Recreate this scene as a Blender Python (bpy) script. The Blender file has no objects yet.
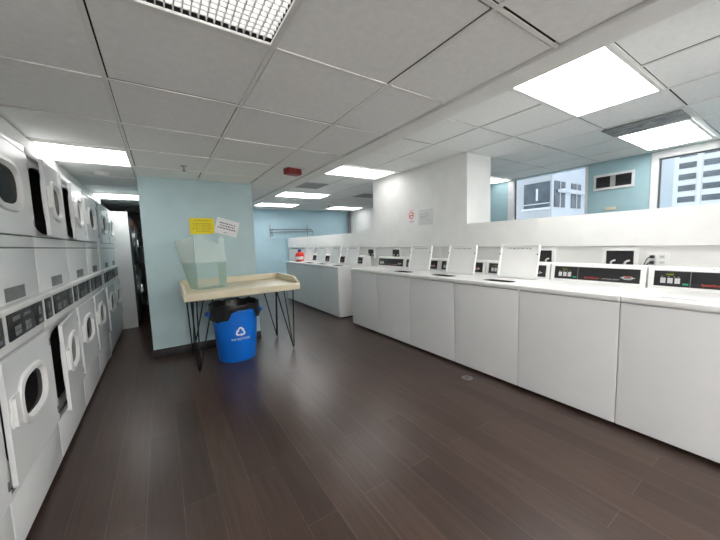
import bpy, bmesh, math, random
from mathutils import Matrix, Vector
from mathutils.geometry import tessellate_polygon
random.seed(7)
sc = bpy.context.scene
COL = sc.collection
PI = math.pi

# ------------------------------------------------------------------ materials
def mat(name, col, rough=.5, metal=0., var=.03, nscale=6., bump=0., bscale=60., coat=0., spec=.5):
    m = bpy.data.materials.new(name); m.use_nodes = True
    nt = m.node_tree; N = nt.nodes; L = nt.links
    b = N['Principled BSDF']
    tc = N.new('ShaderNodeTexCoord'); nz = N.new('ShaderNodeTexNoise')
    nz.inputs['Scale'].default_value = nscale; nz.inputs['Detail'].default_value = 3
    L.new(tc.outputs['Object'], nz.inputs['Vector'])
    r = N.new('ShaderNodeValToRGB')
    r.color_ramp.elements[0].color = tuple(c*(1-var) for c in col)+(1,)
    r.color_ramp.elements[1].color = tuple(min(1, c*(1+var)) for c in col)+(1,)
    r.color_ramp.elements[0].position = .3; r.color_ramp.elements[1].position = .7
    L.new(nz.outputs['Fac'], r.inputs['Fac']); L.new(r.outputs['Color'], b.inputs['Base Color'])
    b.inputs['Roughness'].default_value = rough; b.inputs['Metallic'].default_value = metal
    b.inputs['Coat Weight'].default_value = coat; b.inputs['Coat Roughness'].default_value = .12
    b.inputs['Specular IOR Level'].default_value = spec
    if bump:
        n2 = N.new('ShaderNodeTexNoise'); n2.inputs['Scale'].default_value = bscale
        L.new(tc.outputs['Object'], n2.inputs['Vector'])
        bp = N.new('ShaderNodeBump'); bp.inputs['Strength'].default_value = bump; bp.inputs['Distance'].default_value = .004
        L.new(n2.outputs['Fac'], bp.inputs['Height']); L.new(bp.outputs['Normal'], b.inputs['Normal'])
    return m

def emis(name, col, s, base=(.8, .8, .8)):
    m = bpy.data.materials.new(name); m.use_nodes = True
    b = m.node_tree.nodes['Principled BSDF']
    b.inputs['Base Color'].default_value = base+(1,)
    b.inputs['Emission Color'].default_value = col+(1,); b.inputs['Emission Strength'].default_value = s
    return m

def clear(name, tint, opac, rough=.05, body=(.8, .9, .88)):
    m = bpy.data.materials.new(name); m.use_nodes = True
    nt = m.node_tree; N = nt.nodes; L = nt.links
    out = N['Material Output']; b = N['Principled BSDF']
    b.inputs['Base Color'].default_value = body+(1,); b.inputs['Roughness'].default_value = rough
    t = N.new('ShaderNodeBsdfTransparent'); t.inputs['Color'].default_value = tint+(1,)
    fr = N.new('ShaderNodeFresnel'); fr.inputs['IOR'].default_value = 1.4
    ad = N.new('ShaderNodeMath'); ad.operation = 'ADD'; ad.use_clamp = True; ad.inputs[1].default_value = opac
    L.new(fr.outputs['Fac'], ad.inputs[0])
    mx = N.new('ShaderNodeMixShader')
    L.new(ad.outputs['Value'], mx.inputs['Fac']); L.new(t.outputs['BSDF'], mx.inputs[1]); L.new(b.outputs['BSDF'], mx.inputs[2])
    L.new(mx.outputs['Shader'], out.inputs['Surface'])
    return m

def floor_mat():
    m = bpy.data.materials.new('dark_plank_floor'); m.use_nodes = True
    nt = m.node_tree; N = nt.nodes; L = nt.links; b = N['Principled BSDF']
    tc = N.new('ShaderNodeTexCoord'); mp = N.new('ShaderNodeMapping'); mp.inputs['Rotation'].default_value = (0, 0, PI/2)
    L.new(tc.outputs['Object'], mp.inputs['Vector'])
    br = N.new('ShaderNodeTexBrick'); br.inputs['Scale'].default_value = 1
    br.inputs['Brick Width'].default_value = 1.22; br.inputs['Row Height'].default_value = .155
    br.inputs['Mortar Size'].default_value = .0012; br.inputs['Mortar Smooth'].default_value = .1
    br.inputs['Bias'].default_value = 0; br.offset = .37
    br.inputs['Color1'].default_value = (.045, .026, .0205, 1); br.inputs['Color2'].default_value = (.070, .043, .033, 1)
    br.inputs['Mortar'].default_value = (.12, .09, .075, 1)
    L.new(mp.outputs['Vector'], br.inputs['Vector'])
    m2 = N.new('ShaderNodeMapping'); m2.inputs['Scale'].default_value = (26, 1.3, 1)
    L.new(tc.outputs['Object'], m2.inputs['Vector'])
    g = N.new('ShaderNodeTexNoise'); g.inputs['Scale'].default_value = 2.2; g.inputs['Detail'].default_value = 6
    L.new(m2.outputs['Vector'], g.inputs['Vector'])
    mx = N.new('ShaderNodeMix'); mx.data_type = 'RGBA'; mx.blend_type = 'OVERLAY'; mx.inputs['Factor'].default_value = .55
    L.new(br.outputs['Color'], mx.inputs['A']); L.new(g.outputs['Fac'], mx.inputs['B'])
    L.new(mx.outputs['Result'], b.inputs['Base Color'])
    w = N.new('ShaderNodeTexNoise'); w.inputs['Scale'].default_value = 1.1; w.inputs['Detail'].default_value = 2
    L.new(m2.outputs['Vector'], w.inputs['Vector'])
    mr = N.new('ShaderNodeMapRange'); mr.inputs['To Min'].default_value = .25; mr.inputs['To Max'].default_value = .36
    L.new(w.outputs['Fac'], mr.inputs['Value']); L.new(mr.outputs['Result'], b.inputs['Roughness'])
    bp = N.new('ShaderNodeBump'); bp.inputs['Strength'].default_value = .16; bp.inputs['Distance'].default_value = .003
    L.new(g.outputs['Fac'], bp.inputs['Height']); L.new(bp.outputs['Normal'], b.inputs['Normal'])
    b.inputs['Specular IOR Level'].default_value = .52
    return m

def stain_mat():
    m = bpy.data.materials.new('marbled_grey_panel'); m.use_nodes = True
    nt = m.node_tree; N = nt.nodes; L = nt.links; b = N['Principled BSDF']
    tc = N.new('ShaderNodeTexCoord'); mp = N.new('ShaderNodeMapping'); mp.inputs['Scale'].default_value = (9, 2.2, 1)
    L.new(tc.outputs['Object'], mp.inputs['Vector'])
    nz = N.new('ShaderNodeTexNoise'); nz.inputs['Scale'].default_value = 1.6; nz.inputs['Detail'].default_value = 5; nz.inputs['Distortion'].default_value = 2.2
    L.new(mp.outputs['Vector'], nz.inputs['Vector'])
    r = N.new('ShaderNodeValToRGB'); r.color_ramp.elements[0].color = (.10, .10, .10, 1); r.color_ramp.elements[1].color = (.42, .42, .41, 1)
    r.color_ramp.elements[0].position = .32; r.color_ramp.elements[1].position = .68
    L.new(nz.outputs['Fac'], r.inputs['Fac']); L.new(r.outputs['Color'], b.inputs['Base Color'])
    b.inputs['Roughness'].default_value = .6
    return m

M = dict(
    floor=floor_mat(), stain=stain_mat(),
    white_wall=mat('white_wall_paint', (.80, .80, .785), .6, bump=.08, bscale=180),
    blue_wall=mat('grey_blue_wall_paint', (.46, .60, .63), .6, bump=.08, bscale=180),
    far_blue=mat('sky_blue_wall_paint', (.47, .67, .765), .6, bump=.08, bscale=180),
    teal=mat('teal_wall_paint', (.34, .51, .56), .6, bump=.08, bscale=180),
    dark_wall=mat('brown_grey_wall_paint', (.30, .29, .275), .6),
    tile=mat('ceiling_tile_fissured', (.89, .90, .89), .9, var=.03, nscale=30, bump=.12, bscale=220, spec=.1),
    tee=mat('ceiling_grid_white', (.82, .82, .80), .5),
    void=mat('ceiling_void_dark', (.03, .03, .03), .9),
    black_trim=mat('black_vinyl_base', (.012, .012, .013), .45),
    enamel=mat('white_enamel', (.86, .86, .85), .28, var=.01, coat=.3),
    enamel_front=mat('white_enamel_front', (.83, .835, .84), .42, var=.012),
    dryer=mat('dryer_white_enamel', (.80, .81, .815), .33, var=.015, coat=.2),
    plastic=mat('white_plastic', (.82, .82, .81), .35, var=.01),
    panel=mat('white_filler_panel', (.80, .79, .775), .5),
    black=mat('black_panel', (.018, .018, .02), .3, var=.1),
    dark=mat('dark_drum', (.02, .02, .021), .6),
    rubber=mat('black_rubber', (.012, .012, .013), .6),
    key=mat('grey_keys', (.62, .63, .63), .4),
    keyd=mat('dim_grey_keys', (.25, .26, .27), .4),
    grey=mat('grey_label', (.20, .205, .21), .5, var=.15, nscale=40),
    greyl=mat('pale_grey_print', (.45, .45, .45), .6),
    greyline=mat('grey_gap_shade', (.16, .16, .16), .7),
    signgrey=mat('pale_grey_sign', (.66, .67, .67), .35),
    red=mat('red_print', (.72, .06, .04), .5),
    green=mat('green_button', (.02, .33, .20), .4),
    amber=emis('amber_display', (.45, .5, .02), .12, (.06, .07, .01)),
    chrome=mat('polished_chrome', (.72, .72, .73), .14, metal=1., var=.02),
    steel=mat('brushed_steel', (.33, .33, .34), .35, metal=1., var=.05),
    laminate=mat('cream_laminate', (.72, .64, .47), .4, var=.03, nscale=9, coat=.1),
    iron=mat('black_iron_rod', (.012, .012, .013), .35),
    blue=mat('blue_bin_plastic', (.004, .17, .72), .38, var=.04),
    bag=mat('black_bin_bag', (.01, .01, .011), .28, var=.2, bump=.5, bscale=26),
    print=mat('white_print', (.85, .85, .85), .5),
    yellow=mat('yellow_paper', (.86, .70, .03), .7),
    yline=mat('olive_print', (.50, .38, .02), .7),
    paper=mat('white_paper', (.82, .80, .82), .7),
    ink=mat('ink_print', (.12, .10, .11), .7),
    redplastic=mat('red_bottle_plastic', (.75, .03, .02), .35),
    bluecap=mat('navy_cap_plastic', (.03, .04, .25), .35),
    alarm=mat('dark_red_alarm', (.20, .012, .012), .4),
    orange=mat('orange_sticker', (.75, .22, .10), .6),
    tumbler=mat('charcoal_tumbler_enamel', (.05, .05, .052), .4),
    lens=emis('light_diffuser', (1, .992, .975), 4.6), lens_soft=emis('light_diffuser_soft', (1, .992, .975), 2.1), lens_mid=emis('light_diffuser_mid', (1, .992, .975), 4.4), lens_added_fill=emis('added_fill_diffuser', (1, .992, .975), 12.), lens_crate=emis('light_diffuser_egg_crate', (1, .99, .97), .85),
    louver=mat('white_louver', (.78, .78, .77), .4),
    frame=mat('aluminium_window_frame', (.70, .71, .72), .4),
    darkframe=mat('dark_window_gasket', (.06, .07, .08), .5),
    vent=mat('grey_vent_metal', (.34, .34, .34), .5),
    glass=clear('window_glass', (.93, .96, .98), .02),
    door_glass=clear('smoked_door_glass', (.42, .43, .44), .05, body=(.05, .05, .05)),
    acrylic=clear('green_tinted_acrylic', (.985, .995, .99), .05, rough=.12, body=(.76, .88, .84)),
    acrylic2=clear('frosted_acrylic_flap', (.95, .975, .965), .28, rough=.25, body=(.86, .93, .91)),
    facade=mat('pale_concrete_facade', (.50, .52, .55), .8, var=.06, nscale=.8),
    facade2=mat('white_stone_facade', (.78, .81, .86), .8, var=.05, nscale=.8),
    facade_win=mat('dark_office_glass', (.07, .09, .115), .15, var=.5, nscale=1.2),
    facade_rail=mat('pale_blind', (.75, .8, .84), .6),
    lint=mat('grey_laundry', (.25, .25, .26), .9, var=.4, nscale=12),
)

# ------------------------------------------------------------------ mesh helpers
def bm_new(): return bmesh.new()
def box(bm, x0, x1, y0, y1, z0, z1, bev=0., seg=2):
    r = bmesh.ops.create_cube(bm, size=1)
    vs = r['verts']
    for v in vs:
        v.co = Vector(((x0+x1)/2+v.co.x*(x1-x0), (y0+y1)/2+v.co.y*(y1-y0), (z0+z1)/2+v.co.z*(z1-z0)))
    if bev:
        es = list({e for v in vs for e in v.link_edges})
        bmesh.ops.bevel(bm, geom=es, offset=bev, segments=seg, affect='EDGES', profile=.6)
    return vs
def tube(bm, pts, r, n=10, closed=False):
    pts = [Vector(p) for p in pts]; rings = []
    k = len(pts)
    for i, p in enumerate(pts):
        if closed: t = (pts[(i+1) % k]-pts[i-1]).normalized()
        else: t = (pts[min(i+1, k-1)]-pts[max(i-1, 0)]).normalized()
        a = Vector((0, 0, 1)) if abs(t.z) < .9 else Vector((1, 0, 0))
        u = t.cross(a).normalized(); w = t.cross(u)
        rings.append([bm.verts.new(p+u*r*math.cos(2*PI*j/n)+w*r*math.sin(2*PI*j/n)) for j in range(n)])
    m = k if closed else k-1
    for i in range(m):
        A, B = rings[i], rings[(i+1) % k]
        for j in range(n): bm.faces.new((A[j], A[(j+1) % n], B[(j+1) % n], B[j]))
    if not closed:
        bm.faces.new(rings[0][::-1]); bm.faces.new(rings[-1])
def lathe(bm, prof, n=32, sx=1, sy=1, c=(0, 0, 0), axis='z', cap=True):
    rings = []
    for r, z in prof:
        ring = []
        for j in range(n):
            a = 2*PI*j/n; p = (r*math.cos(a)*sx, r*math.sin(a)*sy, z)
            if axis == 'x': p = (p[2], p[0], p[1])
            ring.append(bm.verts.new((p[0]+c[0], p[1]+c[1], p[2]+c[2])))
        rings.append(ring)
    for A, B in zip(rings, rings[1:]):
        for j in range(n): bm.faces.new((A[j], A[(j+1) % n], B[(j+1) % n], B[j]))
    if cap:
        bm.faces.new(rings[0][::-1]); bm.faces.new(rings[-1])
def superell(cu, cv, a, b, n=36, e=3.2):
    out = []
    for i in range(n):
        t = 2*PI*i/n; c, s = math.cos(t), math.sin(t)
        out.append((cu+a*math.copysign(abs(c)**(2/e), c), cv+b*math.copysign(abs(s)**(2/e), s)))
    return out
def rect(u0, u1, v0, v1): return [(u0, v0), (u1, v0), (u1, v1), (u0, v1)]
def rrect(u0, u1, v0, v1, r, n=5):
    o = []
    for cu, cv, a0 in ((u1-r, v1-r, 0), (u0+r, v1-r, 90), (u0+r, v0+r, 180), (u1-r, v0+r, 270)):
        for i in range(n+1):
            a = math.radians(a0+90*i/n); o.append((cu+r*math.cos(a), cv+r*math.sin(a)))
    return o
def plate(bm, outer, holes, w0, w1, f):
    """flat plate with holes: 2D loops in (u,v), thickness w0..w1, f maps (u,v,w)->xyz"""
    loops = [outer]+list(holes)
    flat = [p for l in loops for p in l]
    tris = tessellate_polygon([[Vector((p[0], p[1], 0)) for p in l] for l in loops])
    A = [bm.verts.new(f(p[0], p[1], w0)) for p in flat]; B = [bm.verts.new(f(p[0], p[1], w1)) for p in flat]
    for t in tris:
        try:
            bm.faces.new([B[i] for i in t]); bm.faces.new([A[i] for i in reversed(t)])
        except ValueError: pass
    o = 0
    for l in loops:
        k = len(l)
        for i in range(k):
            j = (i+1) % k
            bm.faces.new((A[o+i], A[o+j], B[o+j], B[o+i]))
        o += k
def prism(bm, prof, y0, y1):
    """profile in (x,z) extruded along y"""
    A = [bm.verts.new((x, y0, z)) for x, z in prof]; B = [bm.verts.new((x, y1, z)) for x, z in prof]
    k = len(prof)
    for i in range(k):
        j = (i+1) % k; bm.faces.new((A[i], A[j], B[j], B[i]))
    bm.faces.new(A[::-1]); bm.faces.new(B)

def finish(bm, name, smooth=True):
    bmesh.ops.recalc_face_normals(bm, faces=bm.faces)
    me = bpy.data.meshes.new(name); bm.to_mesh(me); bm.free()
    if smooth:
        for p in me.polygons: p.use_smooth = True
        me.set_sharp_from_angle(angle=math.radians(38))
    return me
CACHE = {}
def cached(key, fn):
    if key not in CACHE:
        bm = bm_new(); fn(bm); CACHE[key] = finish(bm, key)
    return CACHE[key]
def obj(name, me, m, parent=None, mtx=None):
    if isinstance(me, bmesh.types.BMesh): me = finish(me, name)
    o = bpy.data.objects.new(name, me); COL.objects.link(o)
    m = M[m] if isinstance(m, str) else m
    if not me.materials: me.materials.append(m)
    elif me.materials[0] != m:
        me = me.copy(); me.materials.clear(); me.materials.append(m); o.data = me
    if parent: o.parent = parent
    if mtx is not None: o.matrix_local = mtx
    return o
def bx(name, d, m, parent=None, bev=0., mtx=None):
    bm = bm_new(); box(bm, *d, bev=bev); return obj(name, bm, m, parent, mtx)
def tag(o, label, cat, group=None):
    o['label'] = label; o['category'] = cat
    if group: o['group'] = group
    return o
def thing(name, label, cat, loc=(0, 0, 0), rz=0, group=None):
    o = bpy.data.objects.new(name, None); COL.objects.link(o)
    o.location = loc; o.rotation_euler = (0, 0, rz)
    return tag(o, label, cat, group)
def struct(o): o['kind'] = 'structure'; return o
def text_mesh(s, size, depth=.0006, align='CENTER'):
    c = bpy.data.curves.new('t', 'FONT'); c.body = s; c.size = size; c.extrude = depth; c.align_x = align; c.align_y = 'CENTER'
    t = bpy.data.objects.new('t', c); COL.objects.link(t)
    dg = bpy.context.evaluated_depsgraph_get()
    me = bpy.data.meshes.new_from_object(t.evaluated_get(dg))
    bpy.data.objects.remove(t); bpy.data.curves.remove(c)
    me.materials.clear()
    return me

# ------------------------------------------------------------------ key dimensions
XL = -.60          # dryer fronts
XW = 2.4506        # washer fronts
H1, H2 = 2.096, 2.40
Y0, Y1 = -2.6, 9.65
XLW, XRW = -1.36, 5.87

# ------------------------------------------------------------------ shell
def shell():
    struct(bx('floor', (XLW-.1, XRW+.25, Y0-.1, Y1+.1, -.1, 0), 'floor'))
    struct(bx('wall_left', (XLW-.1, XLW, Y0, 8.5, 0, H2+.1), 'white_wall'))
    struct(bx('wall_rear', (XLW-.1, XRW+.2, Y0-.1, Y0, 0, H2+.1), 'white_wall'))
    struct(bx('wall_front', (1.075, XRW+.2, Y1, Y1+.1, 0, H2+.1), 'far_blue'))
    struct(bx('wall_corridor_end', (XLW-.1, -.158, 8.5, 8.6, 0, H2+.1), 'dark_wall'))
    struct(bx('wall_middle', (-.157, 1.073, 4.23, Y1, 0, H2+.1), 'blue_wall'))
    # black baseboards on the blue block
    struct(bx('baseboard_middle', (-.160, 1.081, 4.222, 4.2295, 0, .105), 'black_trim', bev=.002))
    struct(bx('baseboard_middle_side', (1.0735, 1.081, 4.23, Y1-.01, 0, .105), 'black_trim', bev=.002))
    struct(bx('baseboard_corridor', (-.165, -.1575, 4.23, 8.49, 0, .105), 'black_trim', bev=.002))
    struct(bx('baseboard_front', (1.083, 3.40, Y1-.008, Y1-.0005, 0, .10), 'black_trim', bev=.002))
    # bulkhead the dryers are built into
    struct(bx('trim_bulkhead', (XLW+.002, -.715, Y0+.01, 6.16, 1.895, H1-.016), 'white_wall'))
    # low divider wall with recessed lower face, and the pillar on it
    bm = bm_new(); prism(bm, [(3.44, 0), (3.44, 1.172), (3.41, 1.178), (3.41, 1.48), (3.55, 1.48), (3.55, 0)], Y0+.01, 9.40)
    struct(obj('wall_divider', bm, 'white_wall'))
    struct(bx('wall_pillar', (3.411, 3.925, 2.61, 4.70, 1.4805, H2-.004), 'white_wall'))
    for i, y in enumerate((-.6, 1.86, 3.08, 5.5)):
        struct(bx('trim_%d' % (10+i), (3.436, 3.4398, y, y+.012, .9, 1.170), 'white_wall'))
    # dropped edge between the two ceilings
    struct(bx('trim_beam', (1.505, 1.655, Y0, Y1-.002, H1-.012, H2+.05), 'tee'))

    def ceil(name, xs, ys, H, skip, seed):
        rnd = random.Random(seed)
        bm = bm_new(); tee = bm_new()
        for a, b in zip(xs, xs[1:]):
            for c, d in zip(ys, ys[1:]):
                cx, cy = (a+b)/2, (c+d)/2
                if any(s[0] < cx < s[1] and s[2] < cy < s[3] for s in skip): continue
                j = [rnd.uniform(0, .004) for _ in range(4)]
                ox, oy = rnd.uniform(-.005, .005), rnd.uniform(-.005, .005)
                g = .0135
                vs = box(bm, a+g+ox, b-g+ox, c+g+oy, d-g+oy, H, H+.012)
                for v in vs:
                    if v.co.z < H+.006: v.co.z += j[(v.co.x > cx)+2*(v.co.y > cy)]
        for x in xs[1:-1]:
            box(tee, x-.010, x+.010, ys[0], ys[-1], H-.004, H+.002)
        for y in ys[1:-1]:
            for a, b in zip(xs, xs[1:]):
                if any(s[0] < (a+b)/2 < s[1] and s[2] < y < s[3] for s in skip): continue
                box(tee, a+.010, b-.010, y-.008, y+.008, H-.0035, H+.002)
        struct(obj(name, bm, 'tile')); struct(obj('trim_grid_'+name, tee, 'tee'))
        struct(bx('ceiling_void_'+name.split('_')[1], (xs[0]-.0, xs[-1], ys[0], ys[-1], H+.03, H+.05), 'void'))  # added slab: blocks light, its dark colour gives the tile gaps their shade
    lx = [-1.37, -.768, -.158, .452, 1.062, 1.505]
    ly = [.684+.615*k for k in range(-5, 15)]; ly = [Y0]+ly+[Y1]
    ceil('ceiling_left', lx, ly, H1, [(-.158, .452, .684, 1.299), (-.768, -.158, 3.144, 3.759), (-.768, -.158, 5.604, 6.219), (-.768, 1.48, -2.391, -1.776)], 3)
    rx = [1.655, 2.19, 2.80, 3.41, 4.02, 4.63, 5.24, 5.86]
    ry = [Y0]+[.755+.62*k for k in range(-5, 15)]+[Y1]
    ceil('ceiling_right', rx, ry, H2, [], 5)
shell()

# ------------------------------------------------------------------ right window wall
def yz(u, v, w): return (w, u, v)
def windows():
    bm = bm_new()
    plate(bm, rect(Y0, 4.6, 0, H2+.1), [rect(2.16, 3.52, .95, 2.397), rect(-1.3, 1.41, .95, 2.397)], XRW, XRW+.2, yz)
    struct(obj('wall_right', bm, 'teal'))
    struct(bx('wall_right_end', (XRW, XRW+.2, 4.6, Y1, 0, H2+.1), 'white_wall'))
    w = struct(bpy.data.objects.new('window_1', None)); COL.objects.link(w); w.location = (XRW, 2.84, .95)
    def loc(d): return (d[0]-w.location.x, d[1]-w.location.x, d[2]-w.location.y, d[3]-w.location.y, d[4]-.95, d[5]-.95)
    bm = bm_new(); f = lambda u, v, q: (q, u-2.84, v-.95)
    plate(bm, rect(2.165, 3.515, .955, 2.392), [rect(2.20, 3.39, 1.0, 2.385)], -.005, .07, f)
    obj('window_frame', bm, 'frame', w)
    bx('gasket', loc((XRW+.03, XRW+.055, 3.375, 3.389, 1.001, 2.384)), 'darkframe', w)
    bx('pane', loc((XRW+.04, XRW+.046, 2.201, 3.374, 1.001, 2.384)), 'glass', w)
    w = struct(bpy.data.objects.new('window_2', None)); COL.objects.link(w); w.location = (XRW, .05, .95)
    bm = bm_new(); f = lambda u, v, q: (q, u-.05, v-.95)
    plate(bm, rect(-1.295, 1.405, .955, 2.392), [rect(-1.2, 1.325, 1.0, 2.30)], -.012, .07, f)
    obj('window_frame', bm, 'frame', w)
    bm = bm_new()
    plate(bm, rect(-1.199, 1.324, 1.001, 2.299), [rect(-1.18, 1.306, 1.02, 2.283)], .02, .05, f)
    obj('gasket', bm, 'darkframe', w)
    bx('pane', loc((XRW+.03, XRW+.036, -1.179, 1.305, 1.021, 2.282)), 'glass', w)
windows()

# wall grille and small tag on the teal wall
g = thing('wall_grille', 'rectangular grey-framed dark ventilation grille on the teal wall between the windows', 'vent', (XRW, 1.83, 2.09))
bm = bm_new(); plate(bm, rect(-.25, .25, -.12, .12), [rect(-.22, .22, -.085, .085)], -.02, -.001, yz); obj('frame', bm, 'frame', g)
bx('backing', (-.008, -.001, -.219, .219, -.084, .084), 'black', g)
for k in range(6): bx('slat', (-.018, -.009, -.2195, .2195, -.072+k*.027, -.066+k*.027), 'black', g)
bx('divider', (-.019, -.0185+.001, -.03, .035, -.084, .084), 'vent', g)
tag(bx('wall_plate', (XRW-.012, XRW-.001, 1.785, 1.92, 1.655, 1.70), 'laminate', bev=.003), 'small beige plate on the teal wall just above the low divider wall', 'plate')

# ------------------------------------------------------------------ ceiling lights
def light(x0, x1, y0, y1, H, label, lens='lens', grid=False):
    e = .020 if grid else .026
    t = thing('ceiling_light', label, 'light', ((x0+x1)/2, (y0+y1)/2, H), 0, 'recessed ceiling lights')
    a, b = (x1-x0)/2-.006, (y1-y0)/2-.006
    f = lambda u, v, w: (u, v, w)
    bm = bm_new(); plate(bm, rect(-a, a, -b, b), [rect(-a+e, a-e, -b+e, b-e)], -.014, -.0045, f)
    obj('frame', bm, 'tee', t)
    bx('diffuser', (-a+e+.0005, a-e-.0005, -b+e+.0005, b-e-.0005, -.008, -.0046) if not grid else (-a+e+.0005, a-e-.0005, -b+e+.0005, b-e-.0005, .011, .015), lens, t)
    if grid:
        bm = bm_new(); n = 22
        for k in range(1, n):
            u = -a+e+.001+(2*a-2*e-.002)*k/n; box(bm, u-.0022, u+.0022, -b+e+.001, b-e-.001, -.004, .010)
            v = -b+e+.001+(2*b-2*e-.002)*k/n; box(bm, -a+e+.001, a-e-.001, v-.0022, v+.0022, -.0042, .0098)
        obj('louver', bm, 'louver', t)
    return t
light(2.09, 3.385, .75, 1.368, H2, 'large square-looking light panel nearest the camera on the right, beside the ceiling beam', 'lens')
light(4.46, 5.64, .785, 1.405, H2, 'light panel by the right window with a marbled grey filler panel beside it', 'lens_mid')
light(2.19, 3.31, 3.86, 4.48, H2, 'long light panel in front of the white pillar, left of its ceiling end', 'lens_soft')
light(2.19, 3.41, 6.36, 6.98, H2, 'light panel in the middle distance just beyond the grey ceiling vent panel', 'lens_mid')
light(2.19, 3.41, 8.20, 8.82, H2, 'farthest left light panel right before the far blue wall', 'lens_mid')
light(4.56, 5.70, 8.40, 9.00, H2, 'farthest right light panel right before the far blue wall', 'lens_soft')
light(4.72, 5.85, 3.42, 3.84, H2, 'light panel glimpsed just right of the pillar above the teal window wall', 'lens_soft')
light(-.738, -.146, 3.144, 3.759, H1, 'bright light panel over the row of dryers on the left', 'lens_soft')
light(-.768, -.158, 5.604, 6.219, H1, 'light panel over the far end of the dryer row, half hidden by the blue wall', 'lens_soft')
light(-.158, .458, .684, 1.290, H1, 'egg-crate light at the top edge of the photo, nearest overhead', 'lens_crate', True)
light(-.768, .452, -2.391, -1.776, H1, 'added unseen fill light by the rear wall on the dryer side, behind the camera', 'lens_added_fill')  # this and the next three: unseen panels added to brighten the ceilings
light(.452, 1.48, -2.391, -1.776, H1, 'added unseen fill light by the rear wall in the middle of the room, behind the camera', 'lens_added_fill')
light(2.19, 3.41, -2.345, -1.725, H2, 'added unseen fill light by the rear wall over the washers, behind the camera', 'lens_added_fill')
light(4.02, 5.24, -2.345, -1.725, H2, 'added unseen fill light by the rear wall near the windows, behind the camera', 'lens_added_fill')

tag(bx('ceiling_panel', (4.07, 4.452, .79, 1.40, H2-.012, H2-.0045), 'stain', bev=.002), 'marbled dark grey ceiling panel beside the light near the right window', 'panel')
def vent(x0, x1, y0, y1, label):
    t = thing('ceiling_vent', label, 'vent', ((x0+x1)/2, (y0+y1)/2, H2))
    a, b = (x1-x0)/2, (y1-y0)/2; f = lambda u, v, w: (u, v, w)
    bm = bm_new(); plate(bm, rect(-a, a, -b, b), [rect(-a+.03, a-.03, -b+.03, b-.03)], -.014, -.0045, f); obj('frame', bm, 'vent', t)
    bx('backing', (-a+.031, a-.031, -b+.031, b-.031, -.008, -.0046), 'vent', t)
    for k in range(9):
        x = -a+.06+(2*a-.12)*k/8; bx('slat', (x-.008, x+.008, -b+.031, b-.031, -.013, -.0085), 'vent', t)
vent(2.24, 2.75, 5.20, 5.74, 'square grey ceiling vent in the middle distance beside the beam')
vent(4.02, 4.55, 5.88, 6.38, 'square grey ceiling vent just left of the pillar top, beyond the divider')

# sprinkler, smoke detector, alarm
def sprinkler(x, y, H, label):
    t = thing('sprinkler', label, 'sprinkler', (x, y, H), 0)
    bm = bm_new(); lathe(bm, [(.028, -.006), (.03, -.0002)], 20); obj('escutcheon', bm, 'steel', t)
    bm = bm_new(); lathe(bm, [(.009, -.045), (.010, -.0065)], 12); obj('body', bm, 'steel', t)
    bm = bm_new(); lathe(bm, [(.02, -.052), (.02, -.0455)], 16); obj('deflector', bm, 'steel', t)
sprinkler(.26, 3.54, H1, 'sprinkler head on the low ceiling in front of the blue wall')
sprinkler(4.28, 8.15, H2, 'tiny sprinkler head on the far ceiling left of the farthest right light')
t = thing('smoke_detector', 'round white smoke detector on the ceiling beyond the light over the dryers', 'detector', (-.45, 4.15, H1))
bm = bm_new(); lathe(bm, [(.075, -.016), (.08, -.0045)], 32); obj('base', bm, 'plastic', t)
bm = bm_new(); lathe(bm, [(.03, -.045), (.052, -.04), (.062, -.0165)], 32); obj('sensor_dome', bm, 'plastic', t)
t = thing('fire_alarm', 'dark red fire alarm box on the ceiling near the blue wall corner', 'alarm', (1.26, 3.2, H1), .25)
bx('housing', (-.085, .085, -.05, .05, -.065, -.0002), 'alarm', t, .006)
bx('lens', (.02, .07, -.058, -.051, -.055, -.02), 'alarm', t, .003)

# ------------------------------------------------------------------ dryers
UW = .70
FY = lambda u, v, w: (w, u, v)
def dryer_cabinet(bm):
    y0, y1, z0, z1 = .002, UW-.002, .03, 1.875
    holes = [superell(.36, .565, .30, .235, 40, 3.4), superell(.36, 1.605, .30, .205, 40, 3.4)]
    plate(bm, rect(y0, y1, z0, z1), holes, -.03, -.0125, FY)
    box(bm, -.68, -.66, y0, y1, z0, z1)
    box(bm, -.66, -.03, y0, y0+.012, z0, z1); box(bm, -.66, -.03, y1-.012, y1, z0, z1)
    box(bm, -.66, -.03, y0+.012, y1-.012, z1-.015, z1); box(bm, -.66, -.03, y0+.012, y1-.012, z0, z0+.015)
def dryer_drum(cz, b):
    def f(bm):
        A = superell(.36, cz, .30, b, 40, 3.4); Bp = superell(.36, cz, .28, b*.95, 40, 2.4)
        r = [[bm.verts.new((x, p[0], p[1])) for p in P] for x, P in ((-.031, A), (-.10, Bp), (-.55, Bp))]
        for P, Q in zip(r, r[1:]):
            for i in range(40): bm.faces.new((P[i], P[(i+1) % 40], Q[(i+1) % 40], Q[i]))
        bm.faces.new(r[2])
    return f
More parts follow.
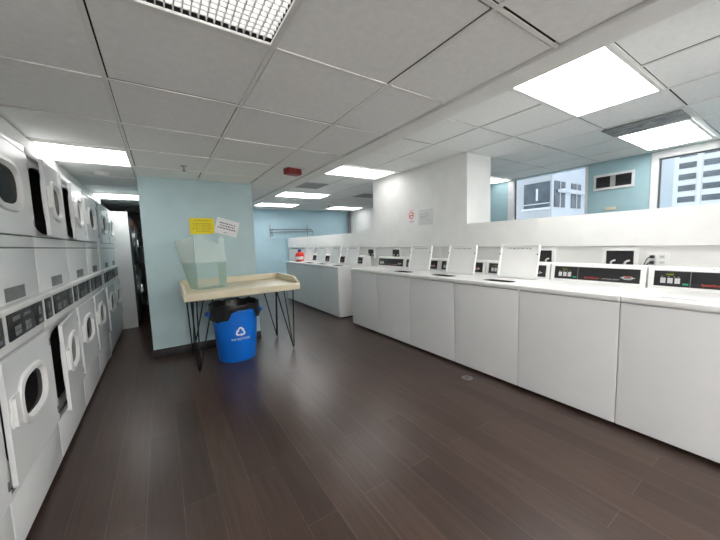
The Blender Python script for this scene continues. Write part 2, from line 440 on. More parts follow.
# the doors are built with their hinge line at y=0, leaf towards -y, z=0 at the window centre
def door_leaf(bm, b, z0, z1):
    plate(bm, rrect(-.635, -.002, z0, z1, .02), [superell(-.335, 0, .165, .105, 36, 3)], 0, .018, FY)
def door_liner(bm, z0, z1):
    plate(bm, superell(-.32, (z0+z1)/2, .275, (z1-z0)*.40, 40, 3.4), [superell(-.335, 0, .16, .10, 36, 3)], -.010, -.0005, FY)
def rim(bm):
    lo = [(superell(-.335, 0, .195, .130, 40, 2.9), .0185), (superell(-.335, 0, .188, .124, 40, 2.9), .029), (superell(-.335, 0, .165, .104, 40, 2.9), .031), (superell(-.335, 0, .15, .090, 40, 2.9), .012)]
    r = [[bm.verts.new((x, p[0], p[1])) for p in P] for P, x in lo]
    for P, Q in zip(r, r[1:]):
        for i in range(40): bm.faces.new((P[i], P[(i+1) % 40], Q[(i+1) % 40], Q[i]))
def glass(bm):
    plate(bm, superell(-.335, 0, .152, .092, 40, 2.9), [], .006, .011, FY)
def handle(bm):
    plate(bm, rrect(-.615, -.515, -.068, .068, .012), [], .0185, .024, FY)
    plate(bm, rrect(-.612, -.590, -.062, .062, .009), [], .0245, .036, FY)
def door(parent, cz, z0, z1, ang, tagk):
    d = obj('door', cached('leaf'+tagk, lambda bm: door_leaf(bm, 0, z0, z1)), 'dryer', parent,
            Matrix.Translation((0.0, .69, cz)) @ Matrix.Rotation(ang, 4, 'Z'))
    obj('window_rim', cached('rim', rim), 'plastic', d)
    obj('window_glass', cached('glass', glass), 'door_glass', d)
    obj('handle', cached('handle', handle), 'plastic', d)
    if ang: obj('door_liner', cached('liner'+tagk, lambda bm: door_liner(bm, z0, z1)), 'plastic', d)
    for k, z in enumerate((z0+.07, z1-.07)):
        obj('hinge', cached('hinge'+tagk+str(k), lambda bm: box(bm, .0185, .0215, -.026, -.014, z-.02, z+.02, .001)), 'steel', d)
def keypads(bm, c):
    for c in (c,):
        for i in range(3):
            for j in range(2):
                box(bm, .0065, .009, c+i*.026, c+i*.026+.02, .016+j*.024, .034+j*.024)
def stacked_dryer(ys, label, lo=0., up=0.):
    t = thing('stacked_dryer', label, 'dryer', (XL, ys, 0), 0, 'stacked dryers along the left wall')
    obj('cabinet', cached('dry_cab', dryer_cabinet), 'dryer', t)
    for k, (z, b) in enumerate(((.565, .235), (1.605, .205))):
        obj('drum', cached('drum%d' % k, dryer_drum(z, b)), 'dark', t)
    B = lambda n, d, m, bev=.003, p=t: obj(n, cached('dry_'+n+str(d), lambda bm: box(bm, *d, bev=bev)), m, p)
    B('base', (-.62, -.05, .004, UW-.004, 0, .029), 'black_trim')
    B('lower_panel', (-.012, .007, .004, UW-.004, .034, .264), 'dryer')
    B('upper_panel', (-.012, .0, .004, UW-.004, 1.055, 1.310), 'dryer')
    B('shelf_trim', (-.012, .0, .004, UW-.004, 1.318, 1.374), 'dryer')
    B('top_trim', (-.012, .012, .004, UW-.004, 1.838, 1.875), 'dryer', .005)
    B('hood', (-.012, .03, .001, UW-.001, 1.026, 1.05), 'plastic', .005)
    for z0, z1 in ((.265, .286), (1.3105, 1.3175), (1.3745, 1.381)):
        obj('gap_shade_strip', cached('dry_gap%.3f' % z0, lambda bm: box(bm, -.0122, -.008, .004, UW-.004, z0, z1)), 'greyline', t)  # grey strips paint the shade in the gaps between front panels
    c = B('control_panel', (-.012, .002, .002, UW-.002, .850, 1.022), 'plastic')
    d = obj('display_panel', cached('dry_disp', lambda bm: box(bm, 0, .006, 0, .34, 0, .122, .002)), 'black', c, Matrix.Translation((.0025, .205, .889)))
    for q in (.06, .19): obj('keypad', cached('dry_keys%.2f' % q, lambda bm: keypads(bm, q)), 'keyd', d)
    obj('indicator', cached('dry_ind', lambda bm: [box(bm, .0065, .008, .05, .13, .085, .105), box(bm, .0065, .008, .2, .28, .088, .102)]), 'grey', d)
    for k, y in enumerate((.035, .565)):
        e = obj('coin_panel', cached('dry_coin', lambda bm: box(bm, 0, .006, 0, .115, 0, .122, .002)), 'black', c, Matrix.Translation((.0025, y, .889)))
        obj('coin_slot', cached('dry_slot', lambda bm: [box(bm, .0065, .009, .045, .07, .055, .10), box(bm, .0065, .008, .03, .085, .015, .03)]), 'keyd', e)
    obj('label_plate', cached('dry_label', lambda bm: box(bm, .0005, .0025, .235, .475, 1.065, 1.128)), 'grey', t)
    door(t, .605, -.320, .232, lo, 'L'); door(t, 1.615, -.235, .215, up, 'U')
    return t
AJ = math.radians(3.8)
stacked_dryer(1.065, 'white stacked dryer nearest the camera, only its edge showing at the lower left')
stacked_dryer(1.77, 'white stacked dryer with both doors shut, large round window near the left edge')
stacked_dryer(2.475, 'white stacked dryer with both its upper and lower doors ajar', AJ, math.radians(4.2))
stacked_dryer(3.185, 'white stacked dryer with only its upper door ajar', 0, math.radians(3.3))
stacked_dryer(3.90, 'white stacked dryer with shut doors just before the narrow filler strip')
stacked_dryer(4.75, 'white stacked dryer with shut doors just after the narrow filler strip')
stacked_dryer(5.45, 'white stacked dryer at the far end, against the tall white end panel')
tag(bx('filler_strip', (-.64, XL+.004, 4.606, 4.744, 0, 1.875), 'panel', bev=.003), 'narrow tall white filler strip between two dryers of the left row', 'filler panel')
tag(bx('end_panel', (-1.34, -.40, 6.165, 6.19, 0, 1.89), 'panel', bev=.003), 'tall white panel closing the far end of the dryer row', 'panel')

# large tumblers past the end panel
t = thing('tumble_dryer', 'dark double tumble dryer with round chrome doors behind the white end panel', 'dryer', (-.375, 6.22, 0))
bm = bm_new(); box(bm, -.88, 0, 0, .95, .06, 1.80, .008); obj('cabinet', bm, 'tumbler', t)
bx('base', (-.85, -.04, .02, .93, 0, .059), 'black_trim', t)
bx('control_strip', (.0005, .012, .05, .90, .93, 1.02), 'keyd', t, .003)
bx('warning_label', (.0005, .004, .2, .78, 1.70, 1.78), 'orange', t)
for z in (1.38, .62):
    bm = bm_new(); lathe(bm, [(.33, .001), (.335, .035), (.29, .06), (.25, .045), (.245, .02)], 48, c=(0, .48, z), axis='x', cap=False)
    d = obj('door_ring', bm, 'chrome', t)
    bm = bm_new(); lathe(bm, [(.245, .015), (.2, .05), (.1, .068), (.01, .072)], 40, c=(0, .48, z), axis='x'); obj('door_glass', bm, 'door_glass', d)
    bm = bm_new(); lathe(bm, [(.244, .001), (.244, .006)], 40, c=(0, .48, z), axis='x'); obj('drum', bm, 'dark', d)
    bx('handle', (.045, .075, .185, .205, z-.06, z+.06), 'chrome', d, .004)
t = thing('wall_notice', 'pale paper notice on the dark wall at the end of the corridor', 'notice', (-.38, 8.494, 1.17))
bx('sheet', (-.055, .055, -.002, .004, -.2, .2), 'paper', t)
for k in range(6): bx('print', (-.04, .04-.01*(k % 3), -.003, -.0025, .13-k*.05, .145-k*.05), 'greyl', t)
t = thing('light_switch', 'small light switch on the dark corridor wall above the pale notice', 'switch', (-.40, 8.497, 1.50))
bx('plate', (-.035, .035, -.006, .0, -.055, .055), 'plastic', t, .002); bx('toggle', (-.008, .008, -.014, -.0065, -.018, .018), 'plastic', t, .002)

# ------------------------------------------------------------------ washers
ALPHA = math.radians(9)
def make_washer(ys, W, label, group, is_open, near_side_only=False):
    t = thing('washing_machine', label, 'washing machine', (XW, ys, 0), 0, group)
    key = '%.4f' % W
    O = lambda n, k, fn, m, p=t, mtx=None: obj(n, cached('w_'+k+key, fn), m, p, mtx)
    O('base', 'base', lambda bm: box(bm, .05, .60, .01, W-.01, 0, .02), 'black_trim')
    O('front_panel', 'front', lambda bm: box(bm, 0, .022, .0025, W-.0025, .024, .842, .005, 3), 'enamel_front')
    O('cabinet', 'cab', lambda bm: [box(bm, .0225, .68, .002, W-.002, .021, .10), box(bm, .0225, .68, .002, .014, .10, .845), box(bm, .0225, .68, W-.014, W-.002, .10, .845), box(bm, .67, .68, .014, W-.014, .10, .845)], 'enamel')
    hole = rrect(.085, .215, .125, .42, .05)
    def top(bm):
        if not is_open:
            box(bm, -.006, .69, .0015, W-.0015, .8465, .888, .011, 3)
        else:
            f = lambda u, v, w: (u, v, w)
            n = [(-.006+.011*(1-math.sin(a)), .0) for a in (0,)]
            plate(bm, rect(.006, .69, .0015, W-.0015), [hole], .8465, .888, f)
            # rounded front edge
            pr = [(.006, .8465)]+[(.006-.012*math.cos(a), .8585-.012*math.sin(a)) for a in (PI/2, PI/4, 0)]+[(.006-.012*math.cos(a), .876+.012*math.sin(a)) for a in (0, PI/4, PI/2)]
            prism(bm, pr, .0015, W-.0015)
    O('top', 'topo' if is_open else 'topc', top, 'enamel')
    def console(bm):
        prism(bm, [(.515, .8885), (.512, .90), (.512+.137*math.tan(ALPHA), 1.030), (.512+.137*math.tan(ALPHA)+.008, 1.037), (.672, 1.037), (.682, 1.02), (.682, .8885)], .006, W-.006)
    O('console', 'console', console, 'enamel')
    s, c = math.sin(ALPHA), math.cos(ALPHA)
    R = Matrix(((0, s, -c, .512+.003), (-1, 0, 0, W-.038), (0, c, s, .902), (0, 0, 0, 1)))
    PW = W-.076
    p = O('control_panel', 'panel', lambda bm: box(bm, 0, PW, .004, .112, .001, .006, .0015), 'black', t, R)
    OP = lambda n, k, fn, m: O(n, k, fn, m, p)
    for b in range(3):
        OP('keypad', 'key%d' % b, lambda bm: [box(bm, .035+b*.036+i*.0135, .035+b*.036+i*.0135+.0125, .026+j*.0125, .026+j*.0125+.0115, .0062, .0085) for i in range(2) for j in range(3)], 'key')
    OP('display', 'disp', lambda bm: box(bm, .060, .10, .082, .094, .0062, .0075), 'amber')
    OP('start_button', 'start', lambda bm: box(bm, .146, .174, .018, .030, .0062, .0085, .001), 'green')
    OP('divider', 'div', lambda bm: box(bm, .181, .184, .006, .110, .0062, .0072), 'keyd')
    OP('print', 'print', lambda bm: [box(bm, x, x+.008, .070, .074, .0062, .0068) for x in (.038, .072, .10, .12)], 'greyl')
    if 'w_text' not in CACHE: CACHE['w_text'] = text_mesh('SpeedQueen', .020, align='LEFT'); CACHE['w_text2'] = text_mesh('COMMERCIAL LAUNDRY', .0105, align='LEFT')
    obj('lettering', CACHE['w_text'], 'red', p, Matrix.Translation((.232, .027, .0070)))
    obj('lettering', CACHE['w_text2'], 'greyl', p, Matrix.Translation((.350, .0245, .0068)))
    def emblem(bm):
        plate(bm, superell(PW-.072, .043, .034, .014, 24, 2), [superell(PW-.072, .043, .029, .010, 24, 2)], .0062, .0072, lambda u, v, w: (u, v, w))
        box(bm, PW-.116, PW-.028, .041, .045, .0062, .0068)
        for i in range(4): box(bm, PW-.092+i*.011, PW-.084+i*.011, .030, .0335, .0062, .0068)
    OP('emblem', 'emblem', emblem, 'key')
    OP('emblem_title', 'emblemt', lambda bm: box(bm, PW-.09, PW-.054, .052, .057, .0073, .0078), 'red')
    O('lock', 'lock', lambda bm: lathe(bm, [(.0065, -.004), (.0065, .003)], 12, c=(.5405, W*.52, 1.029), axis='x'), 'black')
    if is_open:
        LW, LH, LY = (.385, .332, .060) if W > .65 else (.40, .335, .03)
        lid = O('lid', 'lid', lambda bm: (plate(bm, rrect(0, LW, 0, LH, .03), [], 0, .012, lambda u, v, w: (-w, u, v)),
                plate(bm, rrect(0, LW, 0, LH, .03), [rrect(.016, LW-.016, .014, LH-.016, .024)], .0122, .024, lambda u, v, w: (-w, u, v))), 'enamel', t,
                Matrix.Translation((.405, LY, .8885)) @ Matrix.Rotation(math.radians(12), 4, 'Y'))
        r2 = random.Random(4)
        def instr(bm):
            y = LW-.08
            while y > .085:
                l = r2.uniform(.012, .03); box(bm, -.0135, -.0125, max(y-l, .075), y, LH-.048-r2.uniform(0, .004), LH-.038)
                y -= l+r2.uniform(.004, .014)
        obj('instructions', cached('w_instr'+key, instr), 'greyl', lid)
        for k, y in enumerate((.010, LW-.010)):
            obj('bumper', cached('w_bump%d' % k+key, lambda bm: lathe(bm, [(.006, -.029), (.006, -.0242)], 10, c=(0, y, LH*.70), axis='x')), 'rubber', lid)
        def tub(bm):
            P = [Vector((a, b, 0)) for a, b in hole]; ctr = Vector((.15, .2725, 0)); n = len(P); rings = []
            for z, k in ((.887, 1.0), (.86, .985), (.84, 1.0), (.80, 1.10), (.35, 1.06)):
                rings.append([bm.verts.new(((ctr+(q-ctr)*k).x, (ctr+(q-ctr)*k).y, z)) for q in P])
            for A, B in zip(rings, rings[1:]):
                for i in range(n): bm.faces.new((A[i], A[(i+1) % n], B[(i+1) % n], B[i]))
            bm.faces.new(rings[-1])
        O('tub', 'tub', tub, 'dark')
    else:
        O('lid', 'lidc', lambda bm: box(bm, .085, .470, .108, .493, .8883, .896, .004), 'enamel')
    return t
WW = .6627
G1 = 'top-load washers of the near bank'; G2 = 'top-load washers of the far bank'
make_washer(.039, WW, 'nearest white top-load washer, lid down, cut off by the right edge', G1, False)
make_washer(.702, WW, 'white washer with lid down, second from the right edge, under the wall valve box', G1, False)
make_washer(1.365, WW, 'white washer with the nearest and largest of the raised lids', G1, True)
make_washer(2.028, WW, 'white washer with raised lid, second nearest of the raised ones', G1, True)
make_washer(2.690, WW, 'white washer with raised lid, third nearest, beside the far washer with lid down', G1, True)
make_washer(3.353, WW, 'white washer with lid down at the far end of the near bank', G1, False)
W2 = .625
make_washer(4.43, W2, 'white washer with raised lid nearest the gap in the far bank', G2, True)
make_washer(5.055, W2, 'white washer with raised lid, second from the gap in the far bank', G2, True)
make_washer(5.68, W2, 'white washer with raised lid, third from the gap in the far bank', G2, True)
make_washer(6.305, W2, 'farthest white washer with raised lid, the red detergent bottle on it', G2, True)

# valve boxes and outlet on the divider
def valve_box(y, label, cord=0):
    t = thing('valve_box', label, 'valve box', (3.4385, y, 1.07), 0, 'washer valve boxes on the divider wall')
    bm = bm_new(); plate(bm, rect(-.128, .128, -.095, .092), [rect(-.10, .10, -.07, .064)], -.022, 0, yz); obj('frame', bm, 'plastic', t)
    bx('recess', (-.004, 0, -.0995, .0995, -.0695, .0635), 'black', t)
    for s in (-1, 1):
        bm = bm_new(); tube(bm, [(-.012, s*.05+.012, -.052), (-.02, s*.05+.006, -.036), (-.026, s*.05-.008, -.026), (-.024, s*.05-.024, -.020)], .0085); obj('hose_end', bm, 'plastic', t)
    if cord:
        bm = bm_new(); tube(bm, [(-.028, -.03, -.02), (-.06, -.04, -.06), (-.09, -.045, -.12), (-.10, -.05, -.178)], .024); obj('drain_hose', bm, 'rubber', t)
valve_box(1.00, 'valve box over the washer second from the right edge')
valve_box(1.66, 'valve box half hidden behind the nearest raised lid')
valve_box(4.09, 'valve box above the washer with lid down at the end of the near bank')
valve_box(4.845, 'valve box with a black drain hose in the gap between the banks', 1)
valve_box(5.66, 'valve box behind the second raised lid of the far bank')
valve_box(6.42, 'valve box behind the third raised lid of the far bank')
valve_box(7.18, 'farthest valve box, just past the end of the far bank')
t = thing('power_outlet', 'white four-socket wall outlet with two black plugs near the right edge', 'outlet', (3.4385, .752, 1.06))
bx('plate', (-.008, 0, -.07, .07, -.058, .058), 'plastic', t, .002)
for y in (-.028, .028):
    for z in (-.022, .026):
        s = bx('socket', (-.0105, -.0082, y-.016, y+.016, z-.014, z+.014), 'key', t, .001)
        bm = bm_new()
        for q in (-.006, .006): box(bm, -.0112, -.0106, y+q-.0015, y+q+.0015, z-.002, z+.008)
        obj('slot', bm, 'black', s)
for z in (-.022, .026):
    bm = bm_new(); box(bm, -.04, -.0115, .016, .042, z-.012, z+.012, .003)
    p = obj('plug', bm, 'rubber', t)
    bm = bm_new(); tube(bm, [(-.032, .04, z), (-.035, .06, z-.02), (-.03, .075, z-.06), (-.03, .078, -.13)], .004, 8); obj('cord', bm, 'rubber', p)

# signs on the pillar
t = thing('no_smoking_sign', 'small white sign with a red prohibition circle on the pillar', 'sign', (3.4105, 3.665, 1.66))
bx('board', (-.004, -.0005, -.078, .078, -.115, .115), 'paper', t)
bm = bm_new(); fz = lambda u, v, w: (w, u, v)
plate(bm, superell(0, .022, .058, .058, 32, 2), [superell(0, .022, .044, .044, 32, 2)], -.0055, -.0043, fz)
plate(bm, [(-.038, .054), (-.030, .062), (.038, -.010), (.030, -.018)], [], -.0056, -.0050, fz); obj('symbol', bm, 'red', t)
bm = bm_new(); box(bm, -.0050, -.0043, -.035, .03, .014, .026); obj('cigarette', bm, 'ink', t)
bm = bm_new(); box(bm, -.005, -.0043, -.058, .058, -.072, -.064); box(bm, -.005, -.0043, -.05, .05, .100, .106); obj('lettering', bm, 'red', t)
bm = bm_new(); box(bm, -.005, -.0043, -.05, .055, -.095, -.088); obj('print', bm, 'greyl', t)
t = thing('wall_sign', 'pale grey sign with faint print right of the red prohibition sign', 'sign', (3.4105, 3.355, 1.632))
bx('board', (-.005, -.0005, -.148, .148, -.118, .118), 'signgrey', t, .001)
bm = bm_new()
for y0, y1, z0, z1 in ((.05, .10, .04, .05), (-.06, .03, .045, .055), (.04, .11, .005, .018), (-.08, .02, .008, .02), (-.02, .10, -.02, -.012), (-.10, .0, -.05, -.044), (.02, .05, -.09, -.08)): box(bm, -.0062, -.0053, y0, y1, z0, z1)
obj('print', bm, 'greyl', t)

# detergent bottle
t = thing('detergent_bottle', 'red detergent bottle with navy cap on the farthest washer', 'bottle', (2.73, 6.77, .8885), -.5)
bm = bm_new(); lathe(bm, [(.08, .0), (.098, .01), (.1, .05), (.098, .14), (.072, .19), (.035, .21), (.03, .225)], 28, sx=1, sy=.62)
tube(bm, [(.055, 0, .19), (.082, 0, .175), (.094, 0, .12), (.088, 0, .06)], .016)
obj('body', bm, 'redplastic', t)
bm = bm_new(); lathe(bm, [(.034, .22), (.036, .225), (.033, .27), (.028, .275)], 20); obj('cap', bm, 'bluecap', t)
bm = bm_new()
for k in range(9):
    pass
vs = []
for k in range(11):
    a = math.radians(-150+k*12); vs.append([bm.verts.new((.1015*math.cos(a), .1015*.62*math.sin(a)-.0012, z)) for z in (.035, .105)])
for A, B in zip(vs, vs[1:]): bm.faces.new((A[0], B[0], B[1], A[1]))
obj('label', bm, 'print', t)

# ------------------------------------------------------------------ rack on the far wall
t = thing('coat_rack', 'wall-mounted steel hanging rack with two rails on the far blue wall', 'rack', (3.58, Y1-.001, 1.70))
for s in (-1, 1):
    bm = bm_new()
    box(bm, s*.63-.012, s*.63+.012, -.006, -.0005, -.17, .22)
    tube(bm, [(s*.63, -.01, .06), (s*.63, -.16, .06), (s*.63, -.32, .05)], .010)
    tube(bm, [(s*.63, -.32, .05), (s*.63+s*.05, -.34, .0), (s*.63+s*.05, -.34, -.10), (s*.63+s*.03, -.31, -.14)], .010)
    obj('bracket', bm, 'steel', t)
for y, z in ((-.16, .062), (-.32, -.02)):
    bm = bm_new(); tube(bm, [(-.70, y, z), (.70, y, z)], .016); obj('rail', bm, 'steel', t)
t = tag(bx('downpipe', (5.78, 5.86, 9.50, 9.58, 0, H2-.004), 'grey', bev=.01), 'dark vertical pipe at the far right corner of the blue wall', 'pipe')

# floor cleanout
t = thing('floor_cleanout', 'small round metal cleanout cover on the floor before the washers', 'cover', (2.285, 1.745, 0))
bm = bm_new(); lathe(bm, [(.052, 0.0005), (.050, .003), (.040, .004)], 28); obj('ring', bm, 'steel', t)
bx('slot', (-.02, .02, -.004, .004, .0042, .005), 'black', t)

# ------------------------------------------------------------------ folding table
TX0, TX1, TY0, TY1 = .157, 1.357, 3.40, 4.18
t = thing('folding_table', 'cream laminate laundry folding table with raised edges on black hairpin legs', 'table', ((TX0+TX1)/2, (TY0+TY1)/2, 0))
cx, cy = (TX0+TX1)/2, (TY0+TY1)/2; a, b = (TX1-TX0)/2, (TY1-TY0)/2
bm = bm_new(); box(bm, -a+.026, a-.026, -b, b-.026, .752, .826, .004); obj('tabletop', bm, 'laminate', t)
for s, n in ((-1, 'l'), (1, 'r')):
    bm = bm_new()
    pr = [(-b, .752), (-b, .826), (-b+.15, .898), (b, .898), (b, .752)]
    x0, x1 = (s*a, s*(a-.0255)) if s < 0 else (a-.0255, a)
    A = [bm.verts.new((x0, y, z)) for y, z in pr]; B = [bm.verts.new((x1, y, z)) for y, z in pr]
    for i in range(5): bm.faces.new((A[i], A[(i+1) % 5], B[(i+1) % 5], B[i]))
    bm.faces.new(A[::-1]); bm.faces.new(B)
    obj('side_rim', bm, 'laminate', t)
bx('back_rim', (-a+.026, a-.026, b-.0255, b, .752, .898), 'laminate', t, .002)
for fx, fy, sx, sy in ((.245, 3.42, -1, -1), (1.287, 3.535, 1, -1), (1.272, 4.13, 1, 1), (.24, 4.09, -1, 1)):
    bm = bm_new()
    f = Vector((fx-cx, fy-cy, .009)); q = Vector((fx-cx, fy-cy, 0))
    tops = [Vector((q.x+sx*(.02)-sx*.02, q.y-sy*.0, .7515)), Vector((q.x-sx*.17, q.y-sy*.02, .7515)), Vector((q.x-sx*.03, q.y-sy*.17, .7515))]
    for T in tops[1:]:
        d = (T-f).normalized()
        tube(bm, [tops[0]+Vector((sx*.03, sy*.0, 0)), f+Vector((sx*.008, 0, .03)), f+Vector((0, 0, .002)), f+Vector((-sx*.006, -sy*.002, .03)), T], .0075, 8)
    box(bm, q.x-.09 if sx > 0 else q.x-.03, q.x+.03 if sx > 0 else q.x+.09, q.y-.09 if sy > 0 else q.y-.03, q.y+.03 if sy > 0 else q.y+.09, .7485, .7515)
    obj('leg', bm, 'iron', t)

# ------------------------------------------------------------------ clear box on the table
t = thing('clear_box', 'open clear acrylic box with upright flaps on the cream folding table', 'box', (.31, 3.69, .8265), math.radians(4))
P = [Vector((0, 0)), Vector((.29, 0)), Vector((.27, .25)), Vector((-.045, .235))]   # base
Q = [Vector((.0, 0)), Vector((.30, 0)), Vector((.27, .26)), Vector((-.11, .25))]    # at the crease
zc = .29
def panel(name, pts, m, th=.004):
    bm = bm_new()
    v = [Vector(p) for p in pts]; n = (v[1]-v[0]).cross(v[-1]-v[0]).normalized()*th
    A = [bm.verts.new(p) for p in v]; B = [bm.verts.new(p+n) for p in v]; k = len(v)
    # ngon caps are triangulated
    for i in range(k): bm.faces.new((A[i], A[(i+1) % k], B[(i+1) % k], B[i]))
    f1 = bm.faces.new(A[::-1]); f2 = bm.faces.new(B); bmesh.ops.triangulate(bm, faces=[f1, f2])
    return obj(name, bm, m, t)
bm = bm_new(); plate(bm, [tuple(p) for p in P], [], 0, .004, lambda u, v, w: (u, v, w)); obj('bottom', bm, 'acrylic', t)
names = ('front_panel', 'right_panel', 'back_panel', 'left_panel')
for i in range(4):
    j = (i+1) % 4
    panel(names[i], [(P[j].x, P[j].y, .0045), (P[i].x, P[i].y, .0045), (Q[i].x, Q[i].y, zc), (Q[j].x, Q[j].y, zc)], 'acrylic')
# front flap with U notch
u = [(0.002, zc+.002), (.002, zc+.29), (.085, zc+.285)]
for k in range(9):
    an = PI+PI*k/8; u.append((.155+.07*math.cos(an), zc+.20+.07*math.sin(an)*1.0))
u += [(.245, zc+.285), (.295, zc+.285), (.30, zc+.002)]
panel('front_flap', [(p[0], -.004, p[1]) for p in u], 'acrylic2')
panel('left_flap', [(Q[3].x-.001, Q[3].y, zc+.003), (-.002, 0, zc+.003), (-.004, .0, zc+.285), (-.155, Q[3].y, zc+.245)], 'acrylic2')
panel('back_flap', [(Q[2].x, Q[2].y+.002, zc+.003), (Q[3].x, Q[3].y+.002, zc+.003), (Q[3].x-.02, Q[3].y+.05, zc+.10), (Q[2].x, Q[2].y+.05, zc+.10)], 'acrylic')
for p in ((0, 0, 0, 0), (.29, 0, .30, 0)):
    bm = bm_new(); tube(bm, [(p[0], p[1]-.002, .005), (p[2], p[3]-.002, zc)], .0028, 6); obj('edge', bm, 'acrylic2', t)
bm = bm_new(); tube(bm, [(Q[3].x, Q[3].y-.002, zc), (Q[0].x, -.003, zc), (Q[1].x, -.003, zc)], .0028, 6); obj('crease', bm, 'acrylic2', t)

# papers on the blue wall
def sheet(name, x, z, w, h, rot, m, label, ink, rows, seed):
    t = thing(name, label, 'notice', (x, 4.2296, z)); t.rotation_euler = (0, rot, 0)
    bx('sheet', (-w/2, w/2, -.002, 0, -h/2, h/2), m, t)
    r = random.Random(seed); bm = bm_new()
    for zz, hh, m0 in rows:
        xx = -w/2+m0
        while xx < w/2-m0:
            l = r.uniform(.008, .03); box(bm, xx, min(xx+l, w/2-m0+.005), -.0026, -.0021, zz+r.uniform(-.002, .002), zz+hh); xx += l+r.uniform(.004, .009)
    obj('print', bm, ink, t)
sheet('yellow_notice', .453, 1.545, .272, .195, 0, 'yellow', 'yellow printed notice on the blue wall above the clear box', 'yline',
      [(.062, .010, .05), (.03, .008, .03), (.008, .008, .02), (-.014, .008, .035), (-.036, .008, .02), (-.064, .009, .06)], 2)
sheet('white_notice', .738, 1.528, .275, .20, math.radians(16), 'paper', 'tilted white handwritten notice right of the yellow one', 'ink',
      [(.035, .014, .04), (.005, .012, .05), (-.028, .014, .03), (-.075, .006, .11)], 3)

# ------------------------------------------------------------------ recycling bin
BX, BY = .665, 3.70
t = thing('recycling_bin', 'blue round recycling bin under the folding table', 'bin', (BX, BY, 0))
HB = .585
rad = lambda z: .205+(.248-.205)*z/HB
bm = bm_new(); lathe(bm, [(.18, .004), (.198, 0), (.205, .012), (rad(.3), .3), (.246, .55), (.258, .556), (.262, .575), (.258, HB), (.245, HB), (.238, .54), (.195, .03), (.19, .02)], 56, cap=False)
r = bmesh.ops.create_circle(bm, cap_ends=True, radius=.19, segments=56); bmesh.ops.translate(bm, verts=r['verts'], vec=(0, 0, .02))
obj('body', bm, 'blue', t)
for s in (-1, 1):
    bm = bm_new(); an = math.radians(6)
    tube(bm, [(s*.25, -.07, .548), (s*.285, -.065, .54), (s*.30, -.03, .538), (s*.30, .03, .538), (s*.285, .065, .54), (s*.25, .07, .548)], .014, 10)
    box(bm, min(s*.25, s*.285), max(s*.25, s*.285), -.05, .05, .50, .57, .006)
    obj('handle', bm, 'blue', t)
A0 = -PI/2+math.radians(1)   # where the emblem sits, towards the room
def wrap(x, z, off=.0012):
    R = rad(z)+off; a = A0+x/R
    return (R*math.cos(a), R*math.sin(a), z)
bm = bm_new()
def wpoly(pts, cz):
    vs = [bm.verts.new(wrap(p[0], p[1]+cz)) for p in pts]; bm.faces.new(vs)
cz = .345; R1, R2 = .050, .028
for k in range(3):
    a = 2*PI*k/3+PI/2
    def rot(p): return (p[0]*math.cos(a)-p[1]*math.sin(a), p[0]*math.sin(a)+p[1]*math.cos(a))
    # bent band round one corner of the triangle (corner on local +x), with an arrow head at its end
    h = .030
    outer = [(.052, -.012), (.052, .012)]
    wpoly([rot(p) for p in [(.054, -.014), (.054, .014), (.034, .008), (.034, -.008)]], cz)
    wpoly([rot(p) for p in [(.054, .014), (.018, .036), (.010, .022), (.034, .008)]], cz)
    wpoly([rot(p) for p in [(.022, .046), (-.008, .044), (.005, .013)]], cz)
    wpoly([rot(p) for p in [(.034, -.008), (.014, -.019), (.022, -.033), (.054, -.014)]], cz)
obj('recycling_symbol', bm, 'print', t)
me = text_mesh('WE RECYCLE', .034, 0.0)
bm = bm_new(); bm.from_mesh(me)
bmesh.ops.subdivide_edges(bm, edges=[e for e in bm.edges if e.calc_length() > .012], cuts=2)
for v in bm.verts: v.co = Vector(wrap(v.co.x, v.co.y+.262, .0014))
obj('lettering', bm, 'print', t)
# liner folded over the rim
def liner():
    bm = bm_new(); n = 96; rr = random.Random(5); rings = []
    ph = [rr.uniform(0, 6.28) for _ in range(6)]
    for s in range(9):
        ring = []
        for j in range(n):
            a = 2*PI*j/n
            w = .5*math.sin(7*a+ph[0])+.3*math.sin(13*a+ph[1])+.2*math.sin(23*a+ph[2])
            da = (a-(A0+math.radians(10))+PI) % (2*PI)-PI
            low = .475+.018*w
            if abs(da) < .50: low = .595-.03*(abs(da)/.50)**2   # gap where the blue shows
            elif abs(da) < .66: low = low+(.565-low)*(.66-abs(da))/.16
            top = .650+.016*w
            if s == 0: r_, z = .20+.01*w, .40
            elif s == 1: r_, z = .228+.004*w, .53
            elif s == 2: r_, z = .246, .60+.006*w
            elif s == 3: r_, z = .258, top
            elif s == 4: r_, z = .270+.004*w, top-.006
            else:
                f = (s-4)/4; z = (top-.006)*(1-f)+low*f; r_ = max(.274-.006*f+.008*w*f, .2665)
                if s == 8: r_ += .004*math.sin(31*a+ph[3])
            ring.append(bm.verts.new((r_*math.cos(a), r_*math.sin(a), z)))
        rings.append(ring)
    for A, B in zip(rings, rings[1:]):
        for j in range(n): bm.faces.new((A[j], A[(j+1) % n], B[(j+1) % n], B[j]))
    bm.faces.new(rings[0])
    return bm
o = obj('bin_liner', liner(), 'bag', t)
o['label'] = 'black plastic liner folded over the rim'

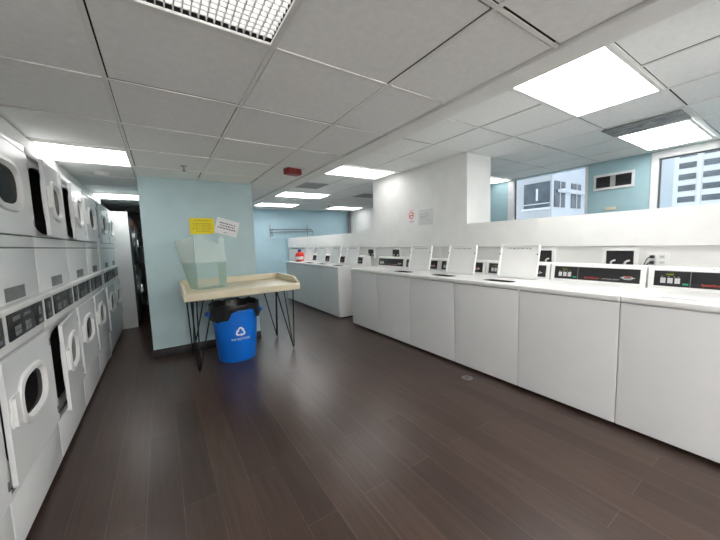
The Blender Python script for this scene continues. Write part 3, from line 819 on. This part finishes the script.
# ------------------------------------------------------------------ buildings outside
def outside():
    t = thing('office_building', 'pale corner office building seen through the middle window', 'building', (22, 10.09, -20))
    Z = 20
    bm = bm_new(); box(bm, 0, 9, 0, 9, 0, 60); obj('wall', bm, 'facade2', t)
    bm = bm_new(); box(bm, -.12, -.005, .06, 9, 0, 60); obj('side_cladding', bm, 'facade', t)
    for zz in (-3.1, 0, 3.1, 6.2):
        w = bx('window', (-.16, -.125, .10, 1.82, Z+3.22+zz, Z+4.90+zz), 'facade_win', t)
        bx('blind', (-.19, -.165, .85, .98, Z+3.7+zz, Z+4.5+zz), 'facade_rail', w)
        bx('rail', (-.2, -.165, .10, 1.82, Z+3.45+zz, Z+3.5+zz), 'facade_rail', w)
        bx('sill', (-.25, -.125, .05, 1.95, Z+3.08+zz, Z+3.2+zz), 'facade2', t)
        for k in range(3):
            x = .18+k*2.46
            w = bx('window', (x, x+1.5, -.05, -.005, Z+3.2+zz, Z+4.92+zz), 'facade_win', t)
            bx('mullion', (x+.7, x+.78, -.09, -.055, Z+3.2+zz, Z+4.92+zz), 'facade_rail', w)
    bx('canopy', (.5, 6, -.5, -.1, Z+4.17, Z+4.36), 'facade2', t)
    t = thing('tower_block', 'white high-rise with rows of dark windows seen through the right window', 'building', (24, -14, -20))
    bm = bm_new(); box(bm, 0, 8, 0, 18.85, 0, 70); obj('wall', bm, 'facade2', t)
    for i in range(-3, 14):
        z = Z+2.86+.0+i*.60
        for k in range(6):
            y1 = 18.61-k*.92
            bx('window', (-.04, -.003, y1-.66 if k == 0 else y1-.70, y1, z, z+.30), 'facade_win', t)
    for k in range(5):
        y = 18.61-k*.92-.80
        bm = bm_new(); box(bm, -.10, -.003, y-.06, y+.06, 0, 70); obj('pier', bm, 'facade2', t)
    tag(bx('exterior_pier', (7.3, 7.6, 1.46, 1.62, -6, 8), 'facade2'), 'pale exterior pier just outside the left edge of the right window', 'pier')
outside()

# ------------------------------------------------------------------ world, camera, view
w = bpy.data.worlds.new('overcast_sky'); sc.world = w; w.use_nodes = True
bg = w.node_tree.nodes['Background']; bg.inputs['Color'].default_value = (.90, .95, 1.0, 1); bg.inputs['Strength'].default_value = .65
cam = bpy.data.cameras.new('camera'); co = bpy.data.objects.new('camera', cam); COL.objects.link(co)
cam.sensor_width = 36; cam.lens = 15.1896; cam.clip_start = .02; cam.clip_end = 300
r = Vector((0.83557485, -0.54841841, -0.03243327)); u = Vector((0.07744967, 0.05914481, 0.99524039)); f = Vector((0.54388989, 0.83410979, -0.09189474))
co.matrix_world = Matrix(((r.x, u.x, -f.x, 0), (r.y, u.y, -f.y, 0), (r.z, u.z, -f.z, 1.2868), (0, 0, 0, 1)))
sc.camera = co
sc.view_settings.view_transform = 'Standard'; sc.view_settings.look = 'None'
sc.view_settings.exposure = 1.25; sc.view_settings.gamma = 1; sc.view_settings.use_curve_mapping = False
sc.cycles.max_bounces = 10; sc.cycles.transparent_max_bounces = 16; sc.cycles.diffuse_bounces = 9
